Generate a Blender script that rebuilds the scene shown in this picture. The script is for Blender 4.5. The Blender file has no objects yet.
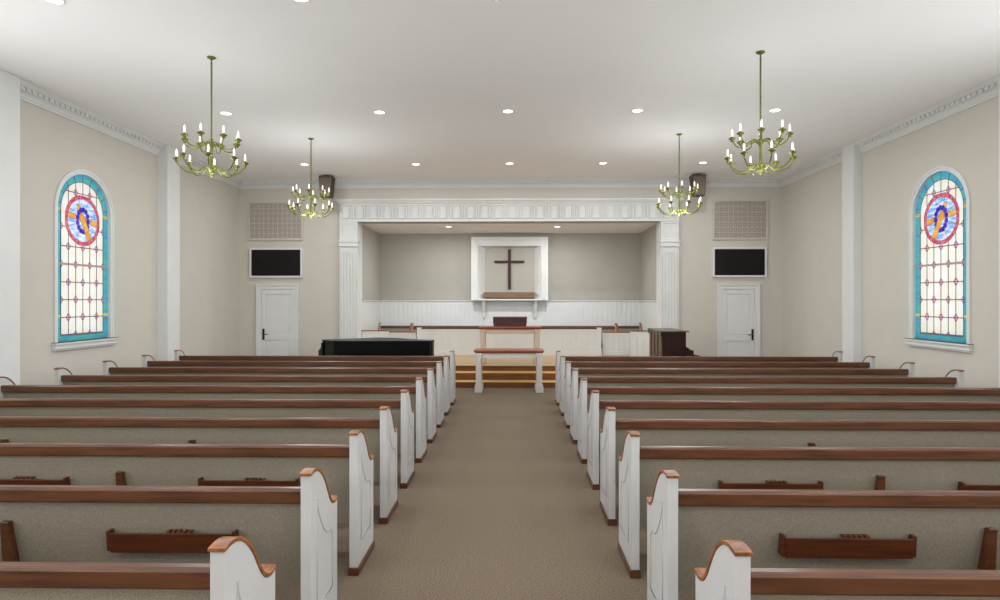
import bpy, bmesh, math, random
from mathutils import Vector, Matrix
random.seed(4)
SPOTW, CHW, WINW, ALCW, REARW = 19, 29, 225, 44, 14
PI = math.pi
S = bpy.context.scene
COL = S.collection
F = 620.0; H = 1.8; TH = math.atan(12/620.0)

# ------------------------------------------------------------------ placing
def at(px, Y):            # x in metres of a point seen in column px at distance Y along the nave
    return Y*math.tan(math.atan((px-500)/F)-TH)
def zz(py, X, Y):         # height of a point seen in row py
    return H-(py-300)/F*(Y*math.cos(TH)-X*math.sin(TH))
def onz(px, py, z):
    d = F*(z-H)/(300-py); l = (px-500)/F*d
    return (-d*math.sin(TH)+l*math.cos(TH), d*math.cos(TH)+l*math.sin(TH))

# ------------------------------------------------------------------ materials
def lin(c):
    return tuple(((v/255)/12.92 if v/255 <= .04045 else ((v/255+.055)/1.055)**2.4) for v in c)+(1,)
def mat(name, rgb, rough=.6, metal=0, spec=.5):
    m = bpy.data.materials.new(name); m.use_nodes = True
    b = m.node_tree.nodes['Principled BSDF']
    b.inputs['Base Color'].default_value = lin(rgb)
    b.inputs['Roughness'].default_value = rough
    b.inputs['Metallic'].default_value = metal
    b.inputs['Specular IOR Level'].default_value = spec
    return m
def noisy(name, rgb, rgb2, scale=(1,1,1), freq=8, rough=.6, detail=4, bump=0, spec=.5, lo=.3, hi=.7):
    m = mat(name, rgb, rough, 0, spec); nt = m.node_tree; N = nt.nodes; L = nt.links
    b = N['Principled BSDF']
    tc = N.new('ShaderNodeTexCoord'); mp = N.new('ShaderNodeMapping'); mp.inputs['Scale'].default_value = scale
    no = N.new('ShaderNodeTexNoise'); no.inputs['Scale'].default_value = freq; no.inputs['Detail'].default_value = detail
    cr = N.new('ShaderNodeValToRGB')
    cr.color_ramp.elements[0].position = lo; cr.color_ramp.elements[1].position = hi
    cr.color_ramp.elements[0].color = lin(rgb); cr.color_ramp.elements[1].color = lin(rgb2)
    L.new(tc.outputs['Object'], mp.inputs['Vector']); L.new(mp.outputs[0], no.inputs['Vector'])
    L.new(no.outputs['Fac'], cr.inputs[0]); L.new(cr.outputs[0], b.inputs['Base Color'])
    if bump:
        bp = N.new('ShaderNodeBump'); bp.inputs['Strength'].default_value = bump; bp.inputs['Distance'].default_value = .004
        L.new(no.outputs['Fac'], bp.inputs['Height']); L.new(bp.outputs[0], b.inputs['Normal'])
    return m
def emit(name, rgb, s):
    m = bpy.data.materials.new(name); m.use_nodes = True; nt = m.node_tree
    b = nt.nodes['Principled BSDF']; b.inputs['Base Color'].default_value = lin(rgb)
    b.inputs['Emission Color'].default_value = lin(rgb); b.inputs['Emission Strength'].default_value = s
    return m
def glass(name, rgb, rgb2=None, freq=9, scale=(1,1,1)):
    m = bpy.data.materials.new(name); m.use_nodes = True; nt = m.node_tree; N = nt.nodes; L = nt.links
    N.remove(N['Principled BSDF']); out = N['Material Output']
    tr = N.new('ShaderNodeBsdfTranslucent'); gl = N.new('ShaderNodeBsdfGlossy'); gl.inputs['Roughness'].default_value = .15
    mx = N.new('ShaderNodeMixShader'); mx.inputs[0].default_value = .03
    tr.inputs['Color'].default_value = lin(rgb)
    if rgb2:
        tc = N.new('ShaderNodeTexCoord'); mp = N.new('ShaderNodeMapping'); mp.inputs['Scale'].default_value = scale
        no = N.new('ShaderNodeTexNoise'); no.inputs['Scale'].default_value = freq
        cr = N.new('ShaderNodeValToRGB'); cr.color_ramp.elements[0].position = .35; cr.color_ramp.elements[1].position = .65
        cr.color_ramp.elements[0].color = lin(rgb); cr.color_ramp.elements[1].color = lin(rgb2)
        L.new(tc.outputs['Object'], mp.inputs['Vector']); L.new(mp.outputs[0], no.inputs['Vector'])
        L.new(no.outputs['Fac'], cr.inputs[0]); L.new(cr.outputs[0], tr.inputs['Color'])
    L.new(tr.outputs[0], mx.inputs[1]); L.new(gl.outputs[0], mx.inputs[2]); L.new(mx.outputs[0], out.inputs['Surface'])
    return m

M = dict(
    wall=noisy('wall paint', (198,193,184), (201,196,187), freq=3, rough=.8, spec=.2),
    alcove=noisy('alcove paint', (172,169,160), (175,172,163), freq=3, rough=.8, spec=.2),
    ceil=noisy('ceiling paint', (250,250,250), (252,252,252), freq=2, rough=.9, spec=.1),
    white=noisy('white trim paint', (213,215,214), (217,219,218), freq=4, rough=.45, spec=.35),
    pewwhite=noisy('pew white paint', (186,186,186), (190,190,190), freq=4, rough=.4, spec=.4),
    tablewhite=noisy('table paint', (196,191,186), (201,196,191), freq=4, rough=.45, spec=.35),
    groove=mat('groove shade paint', (168,166,164), .6),
    carpet=noisy('carpet pile', (84,74,63), (134,119,103), freq=110, rough=.98, detail=3, bump=.15, spec=.05, lo=.32, hi=.68),
    wood=noisy('stained pew wood', (66,37,20), (97,58,34), scale=(1,14,14), freq=3, rough=.3, detail=5),
    endwood=noisy('pew cap wood', (92,52,24), (154,94,46), scale=(6,3,6), freq=6, rough=.35, detail=5),
    rack=noisy('book rack wood', (58,26,11), (86,42,19), scale=(1,16,16), freq=3, rough=.3, detail=5),
    fabric=noisy('woven pew fabric', (121,114,101), (147,140,125), freq=160, rough=.95, detail=3, bump=.2, spec=.1),
    stage=noisy('honey oak floorboards', (150,118,74), (174,142,92), scale=(1,10,1), freq=4, rough=.28, detail=4),
    riser=noisy('brown step wood', (108,64,30), (136,84,42), scale=(1,8,8), freq=4, rough=.35),
    nosing=noisy('pale oak nosing', (208,172,100), (222,188,122), scale=(1,8,8), freq=4, rough=.3),
    dark=noisy('dark mahogany', (26,9,6), (42,16,10), scale=(10,10,1), freq=3, rough=.4, spec=.2),
    slat=noisy('brown piano post wood', (98,80,64), (118,98,80), scale=(10,10,1), freq=3, rough=.5),
    pianotop=noisy('piano lid wood', (74,56,44), (88,68,54), scale=(1,10,1), freq=3, rough=.3),
    black=mat('black lacquer', (4,5,6), .3, 0, .12),
    brass=mat('olive brass', (106,110,40), .35, .55),
    candle=emit('candle sleeve', (250,248,240), .55),
    lamp=emit('recessed lamp', (255,253,250), 4),
    cherry=noisy('cherry wood', (118,56,26), (146,76,42), scale=(1,12,12), freq=3, rough=.3),
    cross=noisy('dark red wood', (46,11,8), (64,19,12), freq=10, rough=.4),
    shelf=noisy('shelf wood', (116,88,68), (128,98,78), scale=(1,12,12), freq=3, rough=.4),
    screen=mat('black screen', (16,12,12), .3, 0, .25),
    metal=mat('dark bronze', (36,28,24), .35, .6),
    speaker=noisy('brown speaker cloth', (98,84,74), (110,95,84), freq=90, rough=.9),
    speakdark=mat('speaker cabinet', (66,54,46), .6),
    tan=noisy('tan table wood', (190,170,152), (196,176,158), freq=4, rough=.5),  # tan tone for the rear table's legs and apron
    cream=glass('cream glass', (255,246,226), (255,255,246), 4),
    teal=glass('teal glass', (98,196,188), (80,170,205), 4, (1,1,2)),
    red=glass('red glass', (222,60,90), (240,120,140), 18),
    blue=glass('pale blue glass', (130,175,240), (240,250,255), 6, (1,1,4)),
    violet=glass('violet glass', (50,24,170), (90,60,220), 12),
    gold=glass('gold glass', (226,150,60), (250,190,90), 10),
    yellow=glass('yellow glass', (250,212,90)),
    pink=glass('pink glass', (248,225,232)), magenta=glass('magenta glass', (196,100,146)),
    lead=mat('lead came', (112,70,84), .5),
    leadbar=mat('window bar', (180,150,150), .5),
    grille=noisy('grille paint', (193,187,179), (197,191,183), freq=3, rough=.8),
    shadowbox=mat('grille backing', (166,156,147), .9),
    ivory=mat('piano keys', (225,222,210), .3),
)

# ------------------------------------------------------------------ mesh builder
class MB:
    def __init__(s): s.bm = bmesh.new()
    def box(s, x0, x1, y0, y1, z0, z1, mi=0):
        vs = [s.bm.verts.new((x, y, z)) for x in (x0, x1) for y in (y0, y1) for z in (z0, z1)]
        for f in ((0,1,3,2),(4,6,7,5),(0,4,5,1),(2,3,7,6),(0,2,6,4),(1,5,7,3)):
            s.bm.faces.new([vs[i] for i in f]).material_index = mi
        return s
    def taper(s, cx, cy, z0, z1, w0, d0, w1, d1, ox=0, oy=0, mi=0):
        lo = [s.bm.verts.new((cx+a*w0/2, cy+b*d0/2, z0)) for a, b in ((-1,-1),(1,-1),(1,1),(-1,1))]
        hi = [s.bm.verts.new((cx+ox+a*w1/2, cy+oy+b*d1/2, z1)) for a, b in ((-1,-1),(1,-1),(1,1),(-1,1))]
        s._skin(lo, hi, mi); return s
    def _skin(s, lo, hi, mi=0):
        n = len(lo)
        s.bm.faces.new(lo[::-1]).material_index = mi
        s.bm.faces.new(hi).material_index = mi
        for i in range(n):
            s.bm.faces.new((lo[i], lo[(i+1) % n], hi[(i+1) % n], hi[i])).material_index = mi
    def prism(s, pts, a, b, axis='x', mi=0):   # pts: 2D outline, extruded from a to b along axis
        def v(p, t):
            return {'x': (t, p[0], p[1]), 'y': (p[0], t, p[1]), 'z': (p[0], p[1], t)}[axis]
        lo = [s.bm.verts.new(v(p, a)) for p in pts]; hi = [s.bm.verts.new(v(p, b)) for p in pts]
        s._skin(lo, hi, mi); return s
    def strip(s, top, bot, a, b, axis='x', mi=0):  # band between two polylines, extruded
        for i in range(len(top)-1):
            s.prism([bot[i], bot[i+1], top[i+1], top[i]], a, b, axis, mi)
        return s
    def tube(s, pts, r, n=8, mi=0, caps=True, flat=1):
        pts = [Vector(p) for p in pts]; rings = []
        rr = r if isinstance(r, (list, tuple)) else [r]*len(pts)
        up = Vector((0,0,1))
        for i, p in enumerate(pts):
            t = (pts[min(i+1, len(pts)-1)]-pts[max(i-1, 0)]).normalized()
            u = t.cross(up)
            if u.length < .05: u = t.cross(Vector((0,1,0)))
            u.normalize(); w = u.cross(t).normalized()
            rings.append([s.bm.verts.new(p+(u*math.cos(2*PI*k/n)+w*math.sin(2*PI*k/n)*flat)*rr[i]) for k in range(n)])
        for a, b in zip(rings, rings[1:]):
            for k in range(n):
                f = s.bm.faces.new((a[k], a[(k+1) % n], b[(k+1) % n], b[k])); f.material_index = mi; f.smooth = True
        if caps:
            s.bm.faces.new(rings[0][::-1]).material_index = mi; s.bm.faces.new(rings[-1]).material_index = mi
        return s
    def lathe(s, prof, cx=0, cy=0, n=16, mi=0):
        rings = [[s.bm.verts.new((cx+r*math.cos(2*PI*k/n), cy+r*math.sin(2*PI*k/n), z)) for k in range(n)] for r, z in prof]
        for a, b in zip(rings, rings[1:]):
            for k in range(n):
                f = s.bm.faces.new((a[k], a[(k+1) % n], b[(k+1) % n], b[k])); f.material_index = mi; f.smooth = True
        s.bm.faces.new(rings[0][::-1]).material_index = mi; s.bm.faces.new(rings[-1]).material_index = mi
        return s
    def build(s, name, mats, parent=None, bevel=0, label=None):
        bmesh.ops.recalc_face_normals(s.bm, faces=s.bm.faces)
        me = bpy.data.meshes.new(name); s.bm.to_mesh(me); s.bm.free()
        for m in (mats if isinstance(mats, (list, tuple)) else [mats]): me.materials.append(m)
        o = bpy.data.objects.new(name, me); COL.objects.link(o)
        if parent: o.parent = parent
        if label: o['label'] = label
        if bevel:
            b = o.modifiers.new('bevel', 'BEVEL'); b.width = bevel; b.segments = 2; b.limit_method = 'ANGLE'
        return o
def struct(o): o['kind'] = 'structure'; return o
def tag(o, label, cat, group=None):
    o['label'] = label; o['category'] = cat
    if group: o['group'] = group
    return o
def thing(name, label, cat, loc=(0,0,0), rz=0, group=None):
    o = bpy.data.objects.new(name, None); COL.objects.link(o); o.empty_display_size = .2
    o.location = loc; o.rotation_euler = (0,0,rz)
    return tag(o, label, cat, group)
def dup(root, loc, label, rz=None):
    r = root.copy(); COL.objects.link(r); r.location = loc; r['label'] = label
    if rz is not None: r.rotation_euler = (0,0,rz)
    for ch in list(root.children):
        c = ch.copy(); COL.objects.link(c); c.parent = r
        for g in list(ch.children):
            d = g.copy(); COL.objects.link(d); d.parent = c
    return r

# ------------------------------------------------------------------ room shell
XL, XR, YB, YR, ZC = -6.39, 6.217, 14.4, -5.0, 4.6
WY, WHW, WZ0, WSP = 9.16, .58, 1.205, 3.1       # stained window: centre, half width, sill, springing
T = .25
b = MB(); b.box(XL-T, XR+T, YR-T, YB+.3, -.2, 0); struct(b.build('floor', M['carpet']))
b = MB(); b.box(XL-T, XR+T, YR-T, YB+.3, ZC, ZC+.2); struct(b.build('ceiling', M['ceil']))

ADDEDWIN = [5.45, 1.7, -2.05]  # openings for the unseen side windows added as light sources
def side_wall(name, x0, x1):
    b = MB(); y = YR-T
    for wy, hw, z0, sp in [(w, .62, 1.0, 3.3) for w in sorted(ADDEDWIN)]+[(WY, WHW, WZ0, WSP)]:
        b.box(x0, x1, y, wy-hw, 0, ZC)
        n = 28
        for i in range(n):
            a0, a1 = PI-PI*i/n, PI-PI*(i+1)/n
            ya, yb = wy+hw*math.cos(a0), wy+hw*math.cos(a1)
            za, zb = sp+hw*math.sin(a0), sp+hw*math.sin(a1)
            b.box(x0, x1, ya, yb, 0, z0)
            b.prism([(ya, za), (yb, zb), (yb, ZC), (ya, ZC)], x0, x1, 'x')
        y = wy+hw
    b.box(x0, x1, y, YB+.3, 0, ZC)
    bmesh.ops.remove_doubles(b.bm, verts=b.bm.verts, dist=1e-5)
    return struct(b.build(name, M['wall']))
side_wall('wall_left', XL-T, XL); side_wall('wall_right', XR, XR+T)
ADDEDREARX = (-4.2, 0.0, 4.2); b = MB(); x_ = XL-T  # rear openings added unseen, for extra light
for c in ADDEDREARX: b.box(x_, c-.7, YR-T, YR, 0, ZC); b.box(c-.7, c+.7, YR-T, YR, 0, 1.0); b.box(c-.7, c+.7, YR-T, YR, 3.9, ZC); x_ = c+.7
b.box(x_, XR+T, YR-T, YR, 0, ZC); struct(b.build('wall_rear', M['wall']))

OL, OR = at(358.6, YB), at(660, YB)     # chancel opening
ZB = 3.61; YC = 16.9
DL = (at(261.8, YB), at(293.5, YB)); DR = (at(722.3, YB), at(754.3, YB)); DZ = 2.05
b = MB()
b.box(XL, OL, YB, YB+.28, 0, ZC); b.box(OR, XR, YB, YB+.28, 0, ZC); b.box(OL, OR, YB, YB+.28, ZB, ZC)
struct(b.build('wall_front', M['wall']))
CL, CR = at(380, YC), at(640.5, YC)
b = MB(); b.box(min(CL,OL)-.2, max(CR,OR)+.2, YC, YC+.2, 0, ZB+.2); struct(b.build('wall_alcove_back', M['alcove']))
b = MB(); b.prism([(OL-.2,YB+.28),(OL,YB+.28),(CL,YC),(CL-.2,YC)], 0, ZB+.1, 'z'); struct(b.build('wall_alcove_left', M['alcove']))
b = MB(); b.prism([(OR+.2,YB+.28),(OR,YB+.28),(CR,YC),(CR+.2,YC)], 0, ZB+.1, 'z'); struct(b.build('wall_alcove_right', M['alcove']))
b = MB(); b.box(min(CL,OL)-.2, max(CR,OR)+.2, YB+.28, YC, ZB, ZB+.2); struct(b.build('ceiling_alcove', M['ceil']))

# crown moulding : profile is (distance from wall, height)
def crown(name, p0, p1, inward, skip=()):
    # p0,p1 along the wall; inward: unit vector into room
    b = MB(); p0 = Vector((p0[0], p0[1])); p1 = Vector((p1[0], p1[1])); L = (p1-p0).length
    t = (p1-p0)/L; n = Vector(inward)
    z0 = 4.405
    prof = [(0,z0),(.02,z0),(.025,z0+.028),(.035,z0+.033),(.045,z0+.06),(.065,z0+.085),(.085,z0+.095),(.085,z0+.14),(.125,z0+.142),
            (.13,z0+.155),(.15,z0+.178),(.155,ZC),(0,ZC)]
    def V(u, d, z): q = p0+t*u+n*d; return b.bm.verts.new((q.x, q.y, z))
    lo = [V(0, d, z) for d, z in prof]; hi = [V(L, d, z) for d, z in prof]; b._skin(lo, hi)
    # dentil blocks with gaps
    k = int(L/.1)
    for i in range(k):
        u = (i+.5)*L/k
        q = [V(u-.032, d, z) for d, z in ((.06,z0+.098),(.108,z0+.098),(.108,z0+.1415),(.06,z0+.1415))]
        r = [V(u+.032, d, z) for d, z in ((.06,z0+.098),(.108,z0+.098),(.108,z0+.1415),(.06,z0+.1415))]
        b._skin(q, r)
    return struct(b.build(name, M['white']))
PX = .2; PL = (11.03, 11.44); PR = (11.14, 11.52)
crown('trim_1', (XL, 7.69), (XL, PL[0]), (1,0)); crown('trim_2', (XL, PL[1]), (XL, YB), (1,0))
crown('trim_3', (XR, 7.85), (XR, PR[0]), (-1,0)); crown('trim_4', (XR, PR[1]), (XR, YB), (-1,0))
crown('trim_5', (XL, YB), (XR, YB), (0,-1))
for i, (x0, x1, y0, y1) in enumerate([(XL, XL+PX, *PL), (XL, XL+PX, 7.2, 7.69), (XR-.15, XR, *PR), (XR-.15, XR, 7.4, 7.85)]):
    b = MB(); b.box(x0, x1, y0, y1, 0, ZC); struct(b.build('trim_%d' % (6+i), M['white'], bevel=.006))

# fluted pilasters beside the opening + entablature
def pilaster(name, x0, x1, jamb):
    b = MB(); y0, y1 = YB-.09, YB
    w = x1-x0; z1 = ZB
    b.box(x0, x1, y0+.02, y1, 0, z1)
    zc0 = zz(246, x0, YB); zc1 = zz(241, x0, YB)
    b.box(x0-.03, x1+.03, y0-.045, y1, zc1-.035, zc1); b.box(x0-.01, x1+.01, y0-.025, y1, zc0, zc1-.035)
    b.box(x0-.02, x1+.02, y0-.035, y1, zc0-.02, zc0)
    # base block
    b.box(x0-.02, x1+.02, y0-.03, y1, 0, .62); b.box(x0-.01, x1+.01, y0-.02, y1, .62, .68)
    # shaft ribs (flutes between)
    n = 5; rw = (w-.04)/(n*1.9)
    for i in range(n):
        c = x0+.03+(w-.06)*(i+.5)/n
        b.box(c-rw/2-.005, c+rw/2+.005, y0, y0+.03, .68, zc0-.16)
    b.box(x0, x1, y0, y0+.03, zc0-.16, zc0-.02); b.box(x0, x0+.03, y0, y0+.03, .68, zc0-.16); b.box(x1-.03, x1, y0, y0+.03, .68, zc0-.16)
    # raised panel frame on the upper block
    for (a, c, e, f) in ((x0,x0+.06,zc1,z1),(x1-.06,x1,zc1,z1),(x0+.06,x1-.06,zc1,zc1+.05),(x0+.06,x1-.06,z1-.05,z1)):
        b.box(a, c, y0, y0+.03, e, f)
    # jamb lining the opening
    j0, j1 = jamb
    b.box(j0, j1, YB, YB+.28, 0, ZB); 
    return struct(b.build(name, M['white'], bevel=.003))
pl0, pl1 = at(340, YB-.05), OL; pr0, pr1 = OR, at(678.5, YB-.05)
pilaster('trim_10', pl0, pl1, (OL-.001, OL+.02)); pilaster('trim_11', pr0, pr1, (OR-.02, OR+.001))
b = MB(); e0, e1 = pl0-.03, pr1+.03; zt = zz(199.5, 0, YB)
b.box(e0+.03, e1-.03, YB-.09, YB, ZB, zt-.02)
b.box(e0-.05, e1+.05, YB-.17, YB, zt-.045, zt); b.box(e0-.02, e1+.02, YB-.14, YB, zt-.075, zt-.045); b.box(e0+.01, e1-.01, YB-.12, YB, zt-.1, zt-.075)
b.box(e0+.02, e1-.02, YB-.105, YB, ZB, ZB+.035)
# alternating wide and narrow raised frames along the frieze
za, zb = ZB+.075, zt-.13
x = e0+.08; k = 0
unit = (e1-e0-.16)/24.0
def fr(x0, x1):
    t = .018; y0, y1 = YB-.118, YB-.088
    b.box(x0, x1, y0, y1, za, za+t); b.box(x0, x1, y0, y1, zb-t, zb); b.box(x0, x0+t, y0, y1, za+t, zb-t); b.box(x1-t, x1, y0, y1, za+t, zb-t)
for i in range(24):
    u = x+i*unit
    fr(u+.012, u+unit*.56); b.box(u+unit*.66, u+unit*.74, YB-.122, YB-.088, za, zb); b.box(u+unit*.84, u+unit*.92, YB-.122, YB-.088, za, zb)
struct(b.build('trim_12', M['white'], bevel=.003))

# beadboard wainscot of the alcove
def beadboard(b, p0, p1, nrm, z0, z1, step=.13, th=.02):
    p0 = Vector(p0); p1 = Vector(p1); L = (p1-p0).length; t = (p1-p0)/L; n = Vector(nrm)
    def V(u, d, z): q = p0+t*u+n*d; return b.bm.verts.new((q.x, q.y, z))
    def slab(u0, u1, d, za, zb):
        b._skin([V(u0,0,za), V(u1,0,za), V(u1,d,za), V(u0,d,za)], [V(u0,0,zb), V(u1,0,zb), V(u1,d,zb), V(u0,d,zb)])
    k = max(1, round(L/step)); w = L/k
    slab(0, L, th-.012, z0, z1)
    for i in range(k): slab(i*w+.007, (i+1)*w-.007, th, z0, z1)
    return slab
zw = H+.0
b = MB()
s_ = beadboard(b, (CL, YC), (CR, YC), (0,-1), .28, zw-.03); s_(0, CR-CL, .045, zw-.03, zw+.005)
s_ = beadboard(b, (OL, YB+.28), (CL, YC), (1,0), .28, zw-.03); s_(0, YC-YB-.28, .045, zw-.03, zw+.005)
s_ = beadboard(b, (OR, YB+.28), (CR, YC), (-1,0), .28, zw-.03); s_(0, YC-YB-.28, .045, zw-.03, zw+.005)
struct(b.build('trim_13', M['white']))
b = MB(); b.box(CL, CR, YC-.05, YC, zw+.005, zw+.014)  # dark strip standing in for the shade line on the wainscot cap
b.prism([(OL,YB+.28),(OL+.05,YB+.28),(CL+.05,YC),(CL,YC)], zw+.005, zw+.014, 'z')
b.prism([(OR,YB+.28),(OR-.05,YB+.28),(CR-.05,YC),(CR,YC)], zw+.005, zw+.014, 'z')
struct(b.build('trim_14', mat('cap shade grey', (120,116,110))))

# baseboards
b = MB(); b.box(XL, XL+.02, YR, 7.2, 0, .15); b.box(XL, XL+.02, 7.69, PL[0], 0, .15); b.box(XL, XL+.02, PL[1], YB, 0, .15); struct(b.build('baseboard_left', M['white']))
b = MB(); b.box(XR-.02, XR, YR, 7.4, 0, .15); b.box(XR-.02, XR, 7.85, PR[0], 0, .15); b.box(XR-.02, XR, PR[1], YB, 0, .15); struct(b.build('baseboard_right', M['white']))
b = MB(); 
for x0, x1 in ((XL, DL[0]-.12), (DL[1]+.12, pl0), (pr1, DR[0]-.12), (DR[1]+.12, XR)): b.box(x0, x1, YB-.02, YB, 0, .15)
struct(b.build('baseboard_front', M['white']))

# ------------------------------------------------------------------ doors
def door(name, x0, x1, hinge):
    root = bpy.data.objects.new(name, None); COL.objects.link(root); root['kind'] = 'structure'
    root.location = ((x0+x1)/2, YB, 0); w = (x1-x0)/2
    b = MB(); c = .115; y0 = -.035
    for (a, d, e, f) in ((-w-c,-w,0,DZ+c),(w,w+c,0,DZ+c),(-w,w,DZ,DZ+c)):
        b.box(a, d, y0, 0, e, f)
    for (a, d, e, f) in ((-w-c-.006,-w-c+.03,0,DZ+c+.006),(w+c-.03,w+c+.006,0,DZ+c+.006),(-w-c+.03,w+c-.03,DZ+c-.03,DZ+c+.006)):
        b.box(a, d, y0-.018, y0, e, f)
    b.build('door_frame', M['white'], root, bevel=.003)
    b = MB(); s = .085; y = -.022
    b.box(-w+.004, w-.004, -.006, 0, .01, DZ-.004)
    zr = 1.0-.08
    for (a, d, e, f) in ((-w+.004,-w+s,.01,DZ-.004),(w-s,w-.004,.01,DZ-.004),(-w+s,w-s,DZ-.11,DZ-.004),(-w+s,w-s,zr-.06,zr+.06),(-w+s,w-s,.01,.2)):
        b.box(a, d, y, -.006, e, f)
    for e, f in ((.2, zr-.06), (zr+.06, DZ-.11)):
        b.box(-w+s+.03, w-s-.03, -.016, -.006, e+.03, f-.03)
    b.build('door_leaf', M['white'], root, bevel=.004)
    hx = -hinge*(w-.05); hz = 1.0
    b = MB(); b.box(hx-.024, hx+.024, y-.012, y, hz-.13, hz+.13)
    b.tube([(hx, y-.012, hz), (hx, y-.055, hz), (hx+hinge*.02, y-.06, hz), (hx+hinge*.12, y-.06, hz)], .011, 8)
    b.build('door_handle', M['metal'], root, bevel=.003)
door('door_1', *DL, 1); door('door_2', *DR, -1)

# ------------------------------------------------------------------ stained glass windows
def arch(hw, sp, z0, n=32, zoff=0):
    pts = [(-hw, z0), (hw, z0)]
    for i in range(n+1):
        a = PI*i/n; pts.append((hw*math.cos(a), sp+hw*math.sin(a)))
    return pts
def arch_ring(b, r0, r1, sp, z0, xa, xb, mi=0, n=32):  # u is second axis (y), x from xa to xb
    for s in (-1, 1):
        b.box(xa, xb, min(s*r0, s*r1), max(s*r0, s*r1), z0, sp, mi)
    for i in range(n):
        a0, a1 = PI*i/n, PI*(i+1)/n
        b.prism([(r0*math.cos(a0), sp+r0*math.sin(a0)), (r1*math.cos(a0), sp+r1*math.sin(a0)),
                 (r1*math.cos(a1), sp+r1*math.sin(a1)), (r0*math.cos(a1), sp+r0*math.sin(a1))], xa, xb, 'x', mi)
def clipz(u, hw, sp):  # top of arch at u
    return sp+math.sqrt(max(0, hw*hw-u*u))
def stained(name, X, sx):
    # local x axis points into the room; mirrored by sx
    root = bpy.data.objects.new(name, None); COL.objects.link(root); root['kind'] = 'structure'
    root.location = (X, WY, 0); root.scale = (1, 1, 1)
    q = lambda a, c: (min(sx*a, sx*c), max(sx*a, sx*c))
    G = -.035
    bd = .125; iw = WHW-bd; z0 = WZ0; zi = z0+.1
    # casing and sill
    b = MB(); arch_ring(b, WHW, WHW+.06, WSP, z0, *q(0, .015)); arch_ring(b, WHW+.035, WHW+.062, WSP, z0, *q(.015, .025))
    b.build('window_frame', M['white'], root)
    b = MB(); arch_ring(b, WHW-.01, WHW, WSP, z0, *q(-.2, .012)); b.build('window_jamb', M['white'], root)
    b = MB(); b.box(*q(-.09, .075), -WHW-.11, WHW+.11, z0-.035, z0-.006); b.box(*q(0, .055), -WHW-.095, WHW+.095, z0-.095, z0-.035)
    b.box(*q(0, .035), -WHW-.085, WHW+.085, z0-.12, z0-.095)
    b.build('window_sill', M['white'], root, bevel=.004)
    b = MB(); b.box(*q(-.09, .077), -WHW-.112, WHW+.112, z0-.006, z0+.001); b.build('sill_edge', M['rack'], root, label='thin dark line along the top of the white sill')
    MZ, MR, MC = 2.985, .375, .0
    cols = [-iw+2*iw*i/6 for i in range(7)]
    rows = [(1.29,(2,4)),(1.55,(1,3,5)),(1.805,(0,2,4,6)),(2.06,(1,3,5)),(2.32,(0,2,4,6)),(2.58,(1,3,5)),(2.86,(0,6)),(3.38,(2,4))]
    R0 = WHW-.008
    def pane(u, z):
        if z < z0 or abs(u) > R0 or (z > WSP and u*u+(z-WSP)**2 > R0*R0) or u*u+(z-MZ)**2 < MR*MR: return None
        if abs(u) > iw or z < zi or (z > WSP and u*u+(z-WSP)**2 > iw*iw):
            return 2 if abs(u) > iw-.02 and (abs(z-1.57) < .018 or abs(z-3.1) < .018) else 1
        for rz, ds in rows:
            if abs(z-rz) < .06:
                for i in ds:
                    dd = abs(u-cols[i])/.054+abs(z-rz)/.068
                    if dd < 1: return 3 if dd < .66 else 4
        return 0
    def sheet(fn, xa, u0, u1, z0_, z1_, st, name, mats, label):
        b = MB(); nu = round((u1-u0)/st); nz = round((z1_-z0_)/st); X_ = sx*xa
        for i in range(nu):
            ua = u0+i*st; run = None
            for j in range(nz+1):
                c = fn(ua+st/2, z0_+(j+.5)*st) if j < nz else None
                if run and run[0] != c:
                    za, zb_ = z0_+run[1]*st, z0_+j*st
                    vs = [b.bm.verts.new(v) for v in ((X_,ua,za),(X_,ua+st,za),(X_,ua+st,zb_),(X_,ua,zb_))]
                    b.bm.faces.new(vs).material_index = run[0]; run = None
                if run is None and c is not None: run = (c, j)
        o = b.build(name, mats, root, label=label)
        return o
    sheet(pane, G, -WHW, WHW, z0, WSP+WHW, .006, 'glass_pane', [M['cream'], M['teal'], M['yellow'], M['pink'], M['magenta']], 'cream glass with pink diamonds inside a teal border')
    # leading
    b = MB(); g0, g1 = G-.006, G+.003; w = .005
    for i, u in enumerate(cols):
        zt = clipz(u, iw, WSP)
        segs = [(zi, zt)]
        if abs(u-MC) < MR:
            h = math.sqrt(MR*MR-(u-MC)**2); segs = [(zi, MZ-h), (MZ+h, zt)]
        for a, c in segs:
            if c > a: b.box(*q(g0, g1), u-w, u+w, a, c)
    for z, ds in rows:
        hw_ = iw if z < WSP else math.sqrt(max(0, iw*iw-(z-WSP)**2))
        segs = [(-hw_, hw_)]
        if abs(z-MZ) < MR:
            h = math.sqrt(MR*MR-(z-MZ)**2); segs = [(-hw_, -h), (h, hw_)]
        if z != 2.32:
            for a, c in segs: b.box(*q(g0, g1), a, c, z-w, z+w)
    for k in range(9):
        a = PI*(k+.5)/9
        b.prism([(r*math.cos(a+da), WSP+r*math.sin(a+da)) for r, da in ((iw, -.012), (WHW-.012, -.01), (WHW-.012, .01), (iw, .012))], *q(G, G+.003), 'x')
    for z in [z0+.3+.32*k for k in range(6)]:
        for s in (-1, 1): b.box(*q(G, G+.003), min(s*iw, s*(WHW-.012)), max(s*iw, s*(WHW-.012)), z-.003, z+.003)
    arch_ring(b, iw-.005, iw+.005, WSP, zi, *q(G-.002, G+.003)); b.box(*q(G-.002, G+.003), -iw, iw, zi-.005, zi+.005)
    b.build('leading', M['lead'], root)
    b = MB(); b.box(*q(G-.004, G+.014), -WHW+.012, WHW-.012, 2.32-.014, 2.32+.014); b.build('cross_bar', M['leadbar'], root)
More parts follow.
